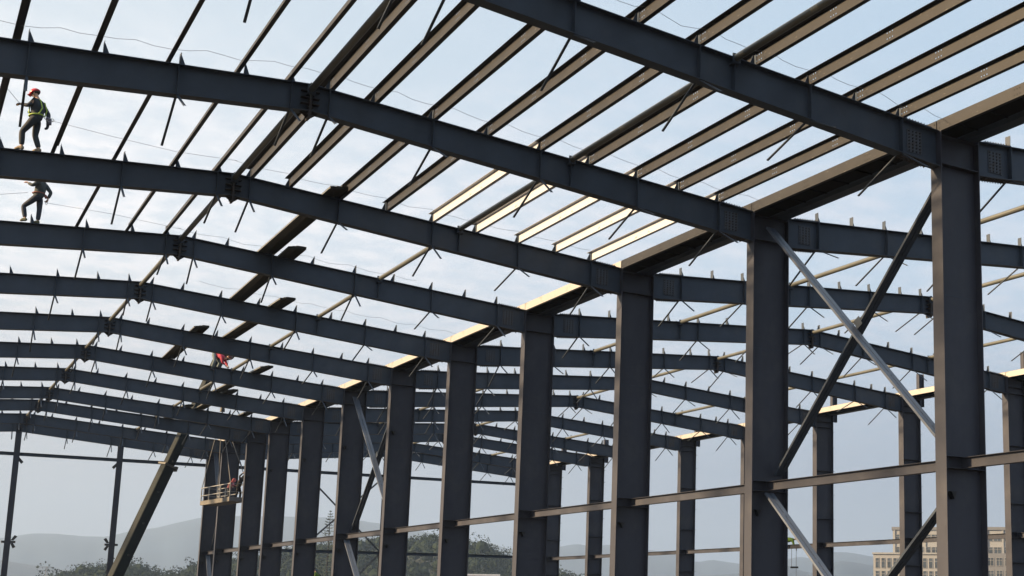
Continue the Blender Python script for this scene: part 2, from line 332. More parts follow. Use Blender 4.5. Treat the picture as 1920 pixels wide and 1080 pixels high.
# ------------------------------------------------------------------ office building
def office():
    CRM = mat('cream cladding', (.24,.25,.262), .85, var=.10); GRY = mat('grey and shaded cladding', (.14,.15,.17), .8, var=.06); GL = mat('office glass', (.05,.065,.085), .2, spec=.5, var=.5, scale=.35)
    FRM = mat('window frame white', (.25,.25,.25), .6)
    ux, uy = 24.5/33.06, -22.2/33.06
    t = empty('office_building', (236.6, 286.3, GZ), 'cream stepped office block with rows of tall windows beyond the far columns', 'building', rz=math.atan2(uy, ux))
    # local x runs along the facade, local -y faces the camera
    def block(name, x0, x1, y0, y1, zt, material): b = MB(); b.box(x0, x1, y0, y1, 0, zt); o = b.obj(name, material, t); return o
    Zm = 23.4-GZ; Zw = 15.9-GZ
    block('main_wall', 0, 42, 0, 16, Zm, CRM); block('wing_wall', -5.6, 17.5, -6, -.01, Zw, CRM); block('side_wall', 27.2, 46, -5, -.01, 15.9-GZ+.4, GRY)  # side block's bluish grey puts its shade into the colour
    b = MB(); b.box(-.3, 42.3, -.3, 16.3, Zm, Zm+.9); b.obj('parapet', GRY, t)
    b = MB(); b.box(-5.9, 17.8, -6.3, -.3, Zw, Zw+.5); b.obj('wing_parapet', CRM, t)
    def win(x, z, w, h, y):
        f = MB(); f.box(x-.09, x+w+.09, y-.12, y-.01, z-.09, z); f.box(x-.09, x+w+.09, y-.12, y-.01, z+h, z+h+.09); f.box(x-.09, x, y-.12, y-.01, z, z+h); f.box(x+w, x+w+.09, y-.12, y-.01, z, z+h)
        if w > 1.2: f.box(x+w*.5-.05, x+w*.5+.05, y-.1, y-.01, z, z+h)
        f.box(x, x+w, y-.09, y-.01, z+h*.68, z+h*.72)
        o = f.obj('window', FRM, t); q = MB(); q.box(x, x+w, y-.05, y-.004, z, z+h); q.obj('pane', GL, o)
    for r in range(3):
        z = Zm-3.3-3.75*r; x = 1.0
        while x < 40:
            win(x, z, 1.0, 1.9, 0); win(x+1.5, z, 2.0, 1.9, 0); x += 4.6
    for r in range(3):
        z = Zw-4.0-3.75*r; x = -4.9
        while x < 16:
            win(x, z, .95, 2.8, -6); x += 1.75
    for r in range(2):
        z = Zw-3.2-3.75*r; x = 28
        while x < 44: win(x, z, 1.6, 2.3, -5); x += 2.5
    for x in [i*4.6+.35 for i in range(9)]:
        b = MB(); b.box(x, x+.35, -.25, -.01, Zw+.6, Zm-.1); b.obj('pilaster', CRM, t)
office()

# ------------------------------------------------------------------ columns
def clip_mesh():
    b = MB(); b.box(0, .17, -.08, .08, 0, .012); b.prism([(0,-.10),(.14,0),(0,0)], 'y', -.006, .006); return b.mesh('girt_clip', PAINT)
CLIP = clip_mesh()
def girt_bracket_mesh():
    b = MB(); b.prism([(-.07,.07),(.07,.07),(.0,-.08)], 'y', -.13, 0); b.box(-.10,.10,-.14,0,.07,.082); return b.mesh('bracket', BOLT)
GBR = girt_bracket_mesh()
def column_proto(kind):
    x0, x1, bf = (-.578, .578, .348) if kind == 'B' else (23.64, 24.81, .384)
    t = bpy.data.objects.new('steel_column', None); COL.objects.link(t); t.empty_display_size = .2
    zt = 12.125 if kind == 'B' else top(24.0)
    b = MB(); b.box(x0+.02, x1-.02, -.007, .007, GZ+.12, zt-.10); b.obj('web', PAINT2, t)
    b = MB(); b.box(x0, x0+.02, -bf/2, bf/2, GZ+.12, zt); b.obj('flange', PAINT2, t)
    b = MB(); b.box(x1-.02, x1, -bf/2, bf/2, GZ+.12, zt-.02); b.obj('flange', PAINT2, t)
    b = MB(); b.box(x0-.1, x1+.1, -bf/2-.08, bf/2+.08, GZ+.12, GZ+.16); b.obj('base_plate', PAINT2, t)
    zs = [11.37, zt-.095] if kind == 'B' else [zt-.08, zt-.47, bot(23.6)]
    zs += [4.565, 4.82] if kind == 'B' else [8.91, 6.24, 3.56, 4.93, 4.68, 0.9]
    for z in zs:
        b = MB(); b.box(x0+.021, x1-.021, -bf/2+.01, -.008, z-.007, z+.007); b.box(x0+.021, x1-.021, .008, bf/2-.01, z-.007, z+.007); b.obj('stiffener', PAINT2, t)
    if kind == 'B':
        inst(GBR, 'bracket', t, (-.33, -.008, 3.98))
        b = MB(); b.box(x0+.03, x1-.03, -.0105, -.0072, 8.397, 8.409); b.obj('weld_seam', PAINT, t)
    else:
        b = MB(); X0, X1 = 24.815, 25.15; Z0, Z1 = 11.72, 13.45
        b.box(X0, X0+.012, -.11, .11, Z0, Z1); b.box(X1-.012, X1, -.11, .11, Z0, Z1); b.box(X0+.013, X1-.013, -.005, .005, Z0, Z1); pp = b.obj('parapet_post', PAINT2, t)
        inst(CLIP, 'girt_clip', pp, (X1, 0, 12.55))
        for z in (11.14, 10.26, 8.91, 7.58, 6.24, 4.93, 3.56, 2.2, .9): inst(CLIP, 'girt_clip', t, (x1, 0, z))
    return t
cB = column_proto('B'); cC = column_proto('C')
for k in range(1, 13):
    o = cB if k == 1 else copy_tree(cB); o.location = (0, FY[k], 0)
    if 6 <= k <= 10: inst(GBR, 'bracket', o, (-.33, -.008, 9.13))
    tag(o, 'massive slate-grey H-column nearest the camera in the valley row' if k == 1 else f'tall slate-grey H-column, {ORD[k]} from the camera in the valley row' if k < 12 else 'tall slate-grey H-column farthest from the camera in the valley row', 'column', 'columns under the valley gutter')
first = True
for k in range(3, 13):
    o = cC if first else copy_tree(cC); first = False; o.location = (0, FY[k], 0)
    tag(o, f'outer-row H-column with girt clips and parapet post under {ORD[k]} frame from camera', 'column', 'columns of the far outer wall')

# ------------------------------------------------------------------ rafters
def ibeam(x0, x1, off):
    b = MB(); bf = .28; T = lambda x: top(x)-off; B = lambda x: bot(x)-off
    n = max(1, int(abs(x1-x0)/3)); xs = [x0+(x1-x0)*i/n for i in range(n+1)]
    for a, c in ((x0, x1),):
        b.prism([(a, B(a)+.018), (c, B(c)+.018), (c, T(c)-.018), (a, T(a)-.018)], 'y', -.006, .006)
        b.prism([(a, T(a)-.016), (c, T(c)-.016), (c, T(c)), (a, T(a))], 'y', -bf/2, bf/2)
        b.prism([(a, B(a)), (c, B(c)), (c, B(c)+.016), (a, B(a)+.016)], 'y', -bf/2, bf/2)
    return b
def cleat_mesh(s):      # upright plate facing along the rafter with a gusset on the downhill or uphill side
    b = MB(); b.box(-.005, .005, -.075, .075, 0, .29); b.prism([(s*.006, 0), (s*.13, 0), (s*.02, .26), (s*.006, .26)], 'y', -.005, .005); b.box(-.07, .07, -.09, .09, -.001, .008); return b.mesh('purlin_cleat', PAINT)
CLE = {1: cleat_mesh(1), -1: cleat_mesh(-1)}
def fly_mesh(L):
    b = MB(); b.box(-.025, .025, 0, L, -.004, 0); b.box(-.025, -.021, 0, L, 0.0005, .020); return b.mesh('fly_brace', PAINT)
FLY = {1: fly_mesh(1.42), -1: fly_mesh(1.02)}
def splice_mesh():
    b = MB(); b.box(-.21, .21, -.022, -.007, -.26, .26); b.cur = 1
    for i in range(4):
        for j in range(7): b.tube([(-.156+.104*i, -.022, -.225+.075*j), (-.156+.104*i, -.040, -.225+.075*j)], .022, 6, smooth=False)
    return b.mesh('splice_plate', [PLATE, BOLT])
SPL = splice_mesh()
def cover_mesh(s):
    b = MB(); b.box(-.42, .42, -.14, .14, 0 if s > 0 else -.014, .014 if s > 0 else 0)
    for i in range(10):
        for j in (-.11, -.05, .05, .11): b.tube([(-.38+.084*i, j, s*.014), (-.38+.084*i, j, s*.045)], .014, 6, smooth=False)
    return b.mesh('cover_plate', RUST)
COV = {1: cover_mesh(1), -1: cover_mesh(-1)}
DL = [.42, 1.45, 2.85, 4.22, 5.6, 6.95, 8.32, 9.57, 10.8]
DR2 = [.42, 1.45, 2.75, 4.2, 5.53, 6.9, 8.2, 9.28, 10.15]
def rafter_proto(sign):
    # sign -1: near span between the outer row on the camera side and the valley row; +1: far span
    t = bpy.data.objects.new('roof_rafter', None); COL.objects.link(t); t.empty_display_size = .2
    xr = sign*XR; xv = sign*.58; xo = sign*23.64
    for xe in (xv, xo):
        ibeam(*(sorted((xr, xe))), 0).obj('beam', PAINT, t)
    # ridge joint
    b = MB(); zb, zt = bot(xr), top(xr)
    b.box(xr-.026, xr-.002, -.15, .15, zb-.16, zt+.02); b.box(xr+.002, xr+.026, -.15, .15, zb-.16, zt+.02)
    b.prism([(xr-.03, zb-.15), (xr-.03, zb), (xr-.22, zb)], 'y', -.006, .006); b.prism([(xr+.03, zb-.15), (xr+.22, zb), (xr+.03, zb)], 'y', -.006, .006)
    for z in (zb+.16, zb+.30, zb+.46):
        b.box(xr-.20, xr-.03, -.14, -.007, z, z+.012); b.box(xr+.03, xr+.20, -.14, -.007, z, z+.012)
    b.cur = 1
    for z in (zb-.10, zb+.08, zb+.23, zb+.38, zb+.55):
        for y in (-.11, -.05, .05, .11): b.tube([(xr-.06, y, z), (xr+.06, y, z)], .016, 6, smooth=False)
    b.obj('ridge_joint', [RUST, BOLT], t)
    for side, xe in ((1, xv), (-1, xo)):
        s = 1 if xe > xr else -1; D = DL if xe == xv else DR2
        for i, d in enumerate(D):
            x = xr+s*d
            inst(CLE[-s], 'purlin_cleat', t, (x, 0, top(x)))
            if i in (0, 2, 4, 6, 8):
                b = MB(); bf = .27; b.box(x-.005, x+.005, -bf/2, -.007, bot(x)+.017, top(x)-.017); b.box(x-.005, x+.005, .007, bf/2, bot(x)+.017, top(x)-.017); b.obj('stiffener', PAINT, t)
                inst(FLY[1], 'fly_brace', t, (x+.012, .10, bot(x)-.002), (-R(22+4*((i*7) % 3-1)), 0, 0))
                inst(FLY[1] if False else FLY[-1], 'fly_brace', t, (x+.012, -.10, bot(x)-.002), (R(31+3*((i*5) % 3-1)), 0, math.pi) if False else (R(180+32+3*((i*5) % 3-1)), 0, 0))
        xp = xr+s*6.427
        b = MB(); b.box(xp-.006, xp+.006, -.13, -.007, bot(xp)+.017, top(xp)-.017); b.box(xp-.006, xp+.006, .007, .13, bot(xp)+.017, top(xp)-.017); b.obj('stiffener', PAINT, t)
        # splice beside the column
        xs_ = xe+(.64 if s < 0 else -.64) if xe == xv else xe-s*.62
        inst(SPL, 'splice_plate', t, (xs_, 0, (top(xs_)+bot(xs_))/2))
        an = math.atan(SLOPE)*s
        inst(COV[1], 'cover_plate', t, (xs_, 0, top(xs_)+.001), (0, an, 0)); inst(COV[-1], 'cover_plate', t, (xs_, 0, bot(xs_)-.001), (0, math.atan(SLOPE+.0169)*s, 0))
    return t
rn = rafter_proto(-1); rf = rafter_proto(1)
for k in range(1, 13):
    for sgn, pr, txt in ((-1, rn, 'near'), (1, rf, 'far')):
        o = pr if k == 1 else copy_tree(pr); o.location = (0, FY[k], 0)
        for ch in o.children:
            if ch.name.startswith('fly_brace'): ch.rotation_euler.x += random.uniform(-.07, .07); ch.rotation_euler.z += random.uniform(-.05, .05)
            elif ch.name.startswith('purlin_cleat'): ch.rotation_euler = (random.uniform(-.03, .03), random.uniform(-.05, .05), random.uniform(-.08, .08)); ch.location.x += random.uniform(-.02, .02)
        ordn = {1: 'nearest frame', 12: 'last, farthest frame'}.get(k, f'{ORD[k]} frame from the camera')
        tag(o, f'slate-grey tapered roof rafter over the {txt} span, {ordn}', 'roof beam', f'rafters of the {txt} span')

# ------------------------------------------------------------------ purlins, pipes, gutters
def purlin_mesh(L, s, material, name):
    # web in the plane x=0; top flange reaches uphill (s), bottom flange downhill
    b = MB(); H = .255; w = .088 if s > 0 else .102; t = .004
    b.box(-t/2, t/2, 0, L, 0, H)
    a, c = sorted((s*t/2, s*w)); b.box(a, c, 0, L, H-t, H)
    a, c = sorted((-s*t/2, -s*w)); b.box(a, c, 0, L, 0, t); a, c = sorted((-s*w, -s*(w-t))); b.box(a, c, 0, L, t, .024)
    return b.mesh(name, material)
PM = {}
def purlin(x, y0, y1, s, material, label, group):
    key = (round(y1-y0, 2), s, material.name)
    if key not in PM: PM[key] = purlin_mesh(y1-y0+.24, s, material, 'roof_purlin')
    o = bpy.data.objects.new('roof_purlin', PM[key]); COL.objects.link(o); odd = .0048 if label.endswith(('second to third frame', 'nearest frame')) else 0; o.location = (x+odd+random.uniform(-.0002,.0002), y0-.12, top(x)+.03+odd); o.rotation_euler.x = random.uniform(-.0002, .0002)
    tag(o, label, 'purlin', group)
BAYTXT = {0: 'before nearest frame', 1: 'first to second frame', 2: 'second to third frame', 3: 'third to fourth frame'}
for bay in range(0, 4):
    y0 = FY[bay] if bay else -7.5; y1 = FY[bay+1]
    for i, d in enumerate(DL):
        x = -XR+d
        if bay < 3:
            m_ = PALE if (bay == 2 and d > 5.4) else PURL
            purlin(x+.012, y0, y1, -1, m_, f'{"pale" if m_ is PALE else "brown"} purlin, {ORD[i+1]} down from near ridge to gutter, {BAYTXT[bay]}', 'purlins between near ridge and gutter')
    for i, d in enumerate([.42, 1.51, 2.91, 4.32, 5.74, 7.1]):
        x = -XR-d
        if (bay in (1, 2) and i < 5) or (bay == 0 and i < 2) or (bay == 3 and i < 3):
            purlin(x-.012, y0, y1, 1, PURL, f'dark purlin, {ORD[i+1]} beyond near ridge, {BAYTXT[bay]}', 'purlins beyond the near ridge')
PIPE = {}
def pipe(x, y0, y1, zc, label, group):
    L = round(y1-y0-.02, 2)
    if L not in PIPE:
        b = MB(); b.tube([(0, .15, 0), (0, L-.15, 0)], .076, 18); tm = b.mesh('tube', TUBE)
        b = MB(); b.box(-.09, .09, .12, .15, -.12, .085); b.box(-.09, .09, .0, .12, -.135, -.12); PIPE[L] = (tm, b.mesh('end_plate', PAINT))
    t = empty('tie_pipe', (x, y0+.01, zc), label, 'pipe', group); inst(PIPE[L][0], 'tube', t); inst(PIPE[L][1], 'end_plate', t); inst(PIPE[L][1], 'end_plate', t, (0, L, 0), (0, 0, math.pi))
for k in range(0, 12):
    y0 = (FY[k] if k else -7.5); y1 = FY[k+1]; btx = f'between frames {k} and {k+1} from the camera' if k else 'in front of the nearest frame'
    btx = f'between {ORD[k]} and {ORD[k+1]} frames' if k else 'before the nearest frame'
    e0 = .0 if k else 0
    pipe(-XR, y0+.01, y1-.01, ZR-.13, f'grey tie pipe along the near ridge {btx}', 'ridge pipes')
    pipe(-6.02, y0+.01, y1-.01, top(6.02)-.02, f'grey tie pipe halfway down near roof slope {btx}', 'slope pipes of the near span')
    if k >= 1:
        pipe(6.02, y0+.01, y1-.01, top(6.02)-.02, f'grey tie pipe on far span gutter-side slope {btx}', 'slope pipes of the far span')
    if k >= 2:
        pipe(XR, y0+.01, y1-.01, ZR-.13, f'round grey tie pipe along the far ridge {btx}', 'ridge pipes')
        pipe(18.88, y0+.01, y1-.01, top(18.88)-.02, f'grey tie pipe on far span outer slope {btx}', 'slope pipes of the far span')
def gutter(x0, dirn, y0, y1, label, group, zinc, zbase=12.13, width=1.08):
    # dirn +1: the eave plate is on the -x side and the trough lies to +x
    t = empty('roof_gutter', (x0, y0, zbase), label, 'gutter', group); L = y1-y0; s = dirn
    m_ = PALEGUT if zinc else PURL  # paler plate colour on chosen bays, dark elsewhere
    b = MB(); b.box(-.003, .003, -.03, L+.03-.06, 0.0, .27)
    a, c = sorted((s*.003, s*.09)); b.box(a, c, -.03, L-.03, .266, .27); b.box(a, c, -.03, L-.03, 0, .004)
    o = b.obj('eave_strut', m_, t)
    b = MB(); b.box(-.006, -.0035, L*.12, L*.12+.012, .0, .27); b.obj('joint_cover', BOLT, o)
    b = MB(); a, c = sorted((s*.014, s*(width-.335))); b.box(a, c, -.03, L-.001, .06, .066); a2, c2 = sorted((s*.10, s*.103)); b.box(a2, c2, -.03, L-.032, .067, .30)
    for q in range(8): b.box(a, c, L*(q+.4)/8, L*(q+.4)/8+.03, .03, .058)
    b.obj('trough', GUTT, t)
    b = MB(); a, c = sorted((s*(width-.33), s*width)); b.box(a, c, -.03, L-.001, -.07, -.062); a, c = sorted((s*(width-.33), s*(width-.326))); b.box(a, c, -.03, L-.001, -.061, .25)
    a, c = sorted((s*(width-.004), s*width)); b.box(a, c, -.03, L-.001, -.061, .30); b.obj('edge_channel', PAINT, t)
for k in range(0, 12):
    y0 = (FY[k] if k else -7.5); y1 = FY[k+1]; btx = f'between {ORD[k]} and {ORD[k+1]} frames' if k else 'before the nearest frame'
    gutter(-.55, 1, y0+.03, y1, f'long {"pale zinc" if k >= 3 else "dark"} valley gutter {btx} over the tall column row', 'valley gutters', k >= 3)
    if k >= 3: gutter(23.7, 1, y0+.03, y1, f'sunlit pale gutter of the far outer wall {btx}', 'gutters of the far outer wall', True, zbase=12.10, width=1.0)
# girts
def girt(x, y0, y1, z, label, group, w=.17, h=.235):
    b = MB(); L = y1-y0; b.box(-w/2, w/2, 0, L, h/2-.01, h/2); b.box(-w/2, w/2, 0, L, -h/2, -h/2+.01); b.box(-.005, .005, 0, L, -h/2+.0105, h/2-.0105)
    o = b.obj('wall_girt', PAINT2, loc=(x, y0, z)); tag(o, label, 'girt', group)
for k in range(0, 12):
    y0 = (FY[k]+.02 if k else -7.5); y1 = FY[k+1]-.02; btx = f'between the {ORD[k]} and {ORD[k+1]} columns' if k else 'running towards the camera from the nearest column'
    girt(0, y0, y1, 4.692, f'horizontal steel girt of valley row {btx}', 'girts of the valley row')
    if k >= 3: girt(24.2, y0, y1, 4.80, f'horizontal steel girt of far outer wall between {ORD[k]} and {ORD[k+1]} frames', 'girts of the far outer wall')
# column bracing
def brace(p, q, label, group, material=BRACE_LIT, w=.125, gap=.022, parent=None, name='diagonal_brace'):
    p, q = Vector(p), Vector(q); d = (q-p).normalized(); n = d.cross(Vector((1, 0, 0))).normalized(); b = MB()
    if n.z < 0: n = -n
    for s in (-1, 1):      # two boxed channels side by side with a narrow gap
        X = Vector((s, 0, 0)); b.bar(p+X*(gap/2+w/2), q+X*(gap/2+w/2), w, .06, up=n)
    for t_ in (.1, .3, .5, .7, .9):
        c = p.lerp(q, t_); b.bar(c-d*.05, c+d*.05, .07, .066, up=n)
    o = b.obj(name, material, parent); tag(o, label, 'brace', group); return o
DARKB = mat('dark brace paint', (.035, .036, .040), .42, var=.2)
def xbay(k, txt):
    ya, yb = FY[k]+.1, FY[k+1]-.1
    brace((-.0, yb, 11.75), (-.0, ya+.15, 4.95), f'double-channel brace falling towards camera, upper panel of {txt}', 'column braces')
    brace((.29, ya+.02, 11.95), (.29, yb-.05, 5.0), f'dark double-channel brace falling away, upper panel of {txt}', 'column braces', PAINT)  # darker than its twin: underside shade put into the colour
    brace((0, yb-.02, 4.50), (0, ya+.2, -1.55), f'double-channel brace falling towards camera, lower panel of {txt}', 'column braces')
    brace((.29, ya+.02, 4.5), (.29, yb-.05, -1.55), f'dark double-channel brace falling away, lower panel of {txt}', 'column braces', PAINT)  # underside shade again carried by the darker colour
    b = MB(); yc = (ya+yb)/2; b.prism([(yc-.17, 8.45), (yc-.03, 8.66), (yc+.17, 8.56), (yc+.05, 8.33)], 'x', .142, .154); tag(b.obj('gusset_plate', PAINT), f'small gusset plate where the braces cross in {txt}', 'plate', 'brace gussets')
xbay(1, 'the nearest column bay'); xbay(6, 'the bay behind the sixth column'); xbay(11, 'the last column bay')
# end wall
YE = FY[12]
def endpost(x, txt):
    t = empty('wall_post', (x, YE+.02, GZ+.12), f'slim slate end-wall post {txt}', 'post', 'end wall posts'); zt = bot(x)-(GZ+.12)-.02; b = MB()
    b.box(-.17, .17, -.16, -.148, 0, zt); b.box(-.17, .17, .148, .16, 0, zt); b.box(-.005, .005, -.147, .147, 0, zt); b.obj('shaft', PAINT2, t)
    b = MB(); b.box(-.19, .19, -.19, .19, zt, zt+.018); b.obj('cap_plate', PAINT, t)
    return t
for x, txt, gus in ((-XR, 'under the near ridge', 1), (-6.2, 'between the near ridge and the last valley column', -1), (6.2, 'behind the valley columns on the far span side', 0), (XR, 'under the far ridge', 0), (18.7, 'between far ridge and outer wall', 0), (-18.7, 'beyond the near ridge', 0)):
    if x == -18.7: continue
    t = endpost(x, txt)
    if gus:
        s = gus; b = MB(); z = 5.07-(GZ+.12)
        b.prism([(s*.17, z+.10), (s*.38, z+.46), (s*.55, z+.36), (s*.34, z+.09)] , 'y', -.02, 0); b.prism([(s*.17, z-.09), (s*.34, z-.42), (s*.50, z-.32), (s*.33, z-.07)], 'y', -.02, 0)
        b.box(min(s*.17, s*.46), max(s*.17, s*.46), -.1, .1, z-.07, z+.07); b.box(min(-s*.17, -s*.36), max(-s*.17, -s*.36), -.1, .1, z-.07, z+.07)
        z2 = 10.45-(GZ+.12); b.prism([(s*.17, z2+.22), (s*.45, z2-.10), (s*.32, z2-.24), (s*.17, z2-.05)], 'y', -.02, 0); b.obj('gusset', DARKB, t)
def hbar(x0, x1, z, label, grp):
    b = MB(); b.box(x0, x1, YE+.01, YE+.02, z-.10, z+.10); b.box(x0, x1, YE-.07, YE+.10, z+.10, z+.11); b.box(x0, x1, YE-.07, YE+.10, z-.11, z-.10); tag(b.obj('wall_girt', PAINT), label, 'girt', grp)
xs = [-23.6, -XR-.18, -XR+.18, -6.38, -6.02, -.6, .6, 6.02, 6.38, XR-.18, XR+.18, 18.52, 18.88, 23.6]
nm = ['beyond the near ridge post', 'between the two near-span posts', 'between the inner near-span post and the last valley column', 'from the last valley column to the first far-span post', 'between the far-span posts', 'from the far ridge post outward', 'ending at the far outer column']
for i in range(7):
    hbar(xs[2*i], xs[2*i+1], 10.86, f'high dark end-wall girt {nm[i]}', 'high end wall girts')
    if i >= 3: hbar(xs[2*i], xs[2*i+1], 5.02, f'low dark end-wall girt {nm[i]}', 'low end wall girts')
for (za, zb_, txt) in ((10.7, 5.15, 'upper'), (4.9, -1.4, 'lower')):
    for a, c, w_ in ((6.4, XR-.2, 'falling towards the outer wall'), (XR-.2, 6.4, 'falling towards the valley row')):
        b = MB(); yo = YE-.05 if a < c else YE+.10; b.bar((a, yo, za), (c, yo, zb_), .01, .13, up=(0,1,0)); b.bar((a, yo, za), (c, yo, zb_), .12, .012, up=(0,1,0)); tag(b.obj('diagonal_brace', PAINT), f'thin end-wall diagonal {w_}, {txt} panel', 'brace', 'end wall braces')

# ------------------------------------------------------------------ bundles of loose purlins lying on the rafters
def bundle(xa, ya, xb, yb, label, n=6):
    za, zb_ = top(xa)+.02, top(xb)+.02; p = Vector((xa, ya, za)); q = Vector((xb, yb, zb_)); d = q-p; L = d.length
    t = empty('purlin_bundle', p, label, 'steel bundle', 'bundles of loose purlins'); t.rotation_euler = (math.asin((q.z-p.z)/L), 0, math.atan2(-(q.x-p.x), (q.y-p.y)))
    for i in range(n):
        b = MB(); rg = random.Random(i+int(xa*10)); e = rg.uniform(-.06, .06); zz_ = i*.016; H = .25
        o_ = -.32+i*.064
        b.box(o_, o_+.27, e, L+e, .075+zz_, .079+zz_); b.box(o_, o_+.004, e, L+e, -.01+zz_, .075+zz_); b.box(o_+.266, o_+.27, e, L+e, -.01+zz_, .075+zz_); b.box(o_-.03, o_, e, L+e, -.012+zz_, -.008+zz_)
        b.obj('loose_purlin', STACK, t)
for args in ((-9.75, 15.03-.8, -9.75, 22.49+.5, 'stack of loose dark purlins lying from third to fourth frame'),
             (-9.1, 22.49-1.3, -9.0, 30.6, 'stack of loose purlins lying from fourth to fifth frame'),
             (-7.55, 29.97-1.6, -7.7, 38.0, 'stack of loose purlins lying from fifth to sixth frame'),
             (-9.05, 37.4-1.0, -8.85, 45.4, 'stack of loose dark purlins lying from sixth to seventh frame'),
             (-4.8, 44.76-1.8, -5.1, 52.9, 'stack of loose purlins beside the red-shirted worker, seventh to eighth frame'),
             (-4.55, 52.27-.9, -4.55, 60.2, 'stack of loose purlins lying from eighth to ninth frame'),
             (-2.1, 59.59-1.2, -2.1, 65.9, 'short stack of loose purlins resting at the ninth frame near the gutter'),
             (-5.3, 59.2, -5.2, 66.2, 'stack of loose purlins lying from ninth to tenth frame')): bundle(*args)

# ------------------------------------------------------------------ lifeline wires
def lifeline(y, x0, x1, label, dz=.30, sag=.07, step=1.38):
    b = MB(); pts = []; rg = random.Random(int(y*3)); x = x0
    while x < x1:
        for i in range(4): t = i/4; xx = x+step*t; pts.append((xx, y+rg.uniform(-.01,.01), top(xx)+dz-sag*4*t*(1-t)*rg.uniform(.6, 1.4)))
        x += step
    b.tube(pts, .0048, 5); tag(b.obj('safety_wire', WIRE), label, 'wire', 'lifeline wires')
lifeline(-.30, -15, -.7, 'thin sagging safety wire strung across the purlins at the nearest frame', sag=.12)
lifeline(FY[2]-.35, -23, -.8, 'thin safety wire strung across the purlins at the second frame')
lifeline(FY[3]-.3, -12.5, -1.5, 'thin safety wire strung past the near ridge at the third frame')
lifeline(FY[4]+.3, -12.5, -4.5, 'thin safety wire strung past the near ridge at the fourth frame', dz=.35)
lifeline(FY[5]-.2, -10.5, -.7, 'thin safety wire strung above the fifth frame', dz=.42)

# ------------------------------------------------------------------ people
def skinned(name, chains, material, parent, sub=2):
    # chains: list of [(x,y,z,r), ...]; points given by the same coordinates are welded
    idx = {}; vs = []; rs = []; es = []
    for ch in chains:
        prev = None
        for (x, y, z, r) in ch:
            key = (round(x, 3), round(y, 3), round(z, 3))
            if key not in idx: idx[key] = len(vs); vs.append((x, y, z)); rs.append(r)
            i = idx[key]
            if prev is not None and prev != i: es.append((prev, i))
            prev = i
    me = bpy.data.meshes.new(name); me.from_pydata(vs, es, []); o = bpy.data.objects.new(name, me); COL.objects.link(o)
    md = o.modifiers.new('skin', 'SKIN'); md.use_smooth_shade = True
    for i, sv in enumerate(me.skin_vertices[0].data): sv.radius = (rs[i], rs[i]); sv.use_root = (i == 0)
    s2 = o.modifiers.new('sub', 'SUBSURF'); s2.levels = sub; s2.render_levels = sub
    dg = bpy.context.evaluated_depsgraph_get(); nm_ = bpy.data.meshes.new_from_object(o.evaluated_get(dg)); nm_.name = name
    bpy.data.objects.remove(o); nm_.materials.clear(); nm_.materials.append(material)
    for p_ in nm_.polygons: p_.use_smooth = True
    r_ = bpy.data.objects.new(name, nm_); COL.objects.link(r_); r_.parent = parent; return r_
SKIN = mat('skin', (.42,.25,.17), .55, var=.06); HAIR = mat('black hair', (.015,.013,.012), .6)
def ellip(b, c, rx, ry, rz, n=14, m_=9, rot=None, cut=None):
    vs = []; 
    for j in range(m_+1):
        ph = math.pi*j/m_-math.pi/2
        for i in range(n):
            th = 2*math.pi*i/n; v = Vector((rx*math.cos(ph)*math.cos(th), ry*math.cos(ph)*math.sin(th), rz*math.sin(ph)))
            if cut is not None and v.z < cut: v.z = cut
            if rot: v = rot @ v
            vs.append(Vector(c)+v)
    b.add(vs, [(j*n+i, j*n+(i+1) % n, (j+1)*n+(i+1) % n, (j+1)*n+i) for j in range(m_) for i in range(n)], True)
def lerp3(a, b, t): return tuple(a[i]+(b[i]-a[i])*t for i in range(3))
def hand_chains(w, d, up, s=1.0, curl=.5):
    # w wrist, d direction towards the fingertips, up = back of hand normal
    w = Vector(w); d = Vector(d).normalized(); up = Vector(up); sd = d.cross(up).normalized(); up = sd.cross(d)
    ch = []; palm = w+d*.05*s
    for k, (o, L) in enumerate(((-.033, .072), (-.011, .082), (.011, .077), (.032, .060))):
        a = w+d*.075*s+sd*o*s; p1 = a+(d*math.cos(curl*.6)-up*math.sin(curl*.6))*L*.5*s; p2 = p1+(d*math.cos(curl*1.6)-up*math.sin(curl*1.6))*L*.5*s
        ch.append([(*palm, .026*s), (*a, .012*s), (*p1, .009*s), (*p2, .0075*s)])
    a = w+d*.03*s-sd*.045*s; ch.append([(*palm, .026*s), (*a, .014*s), (*(a+(d*.8-sd*.5-up*.3)*.05*s), .010*s)])
    return palm, ch
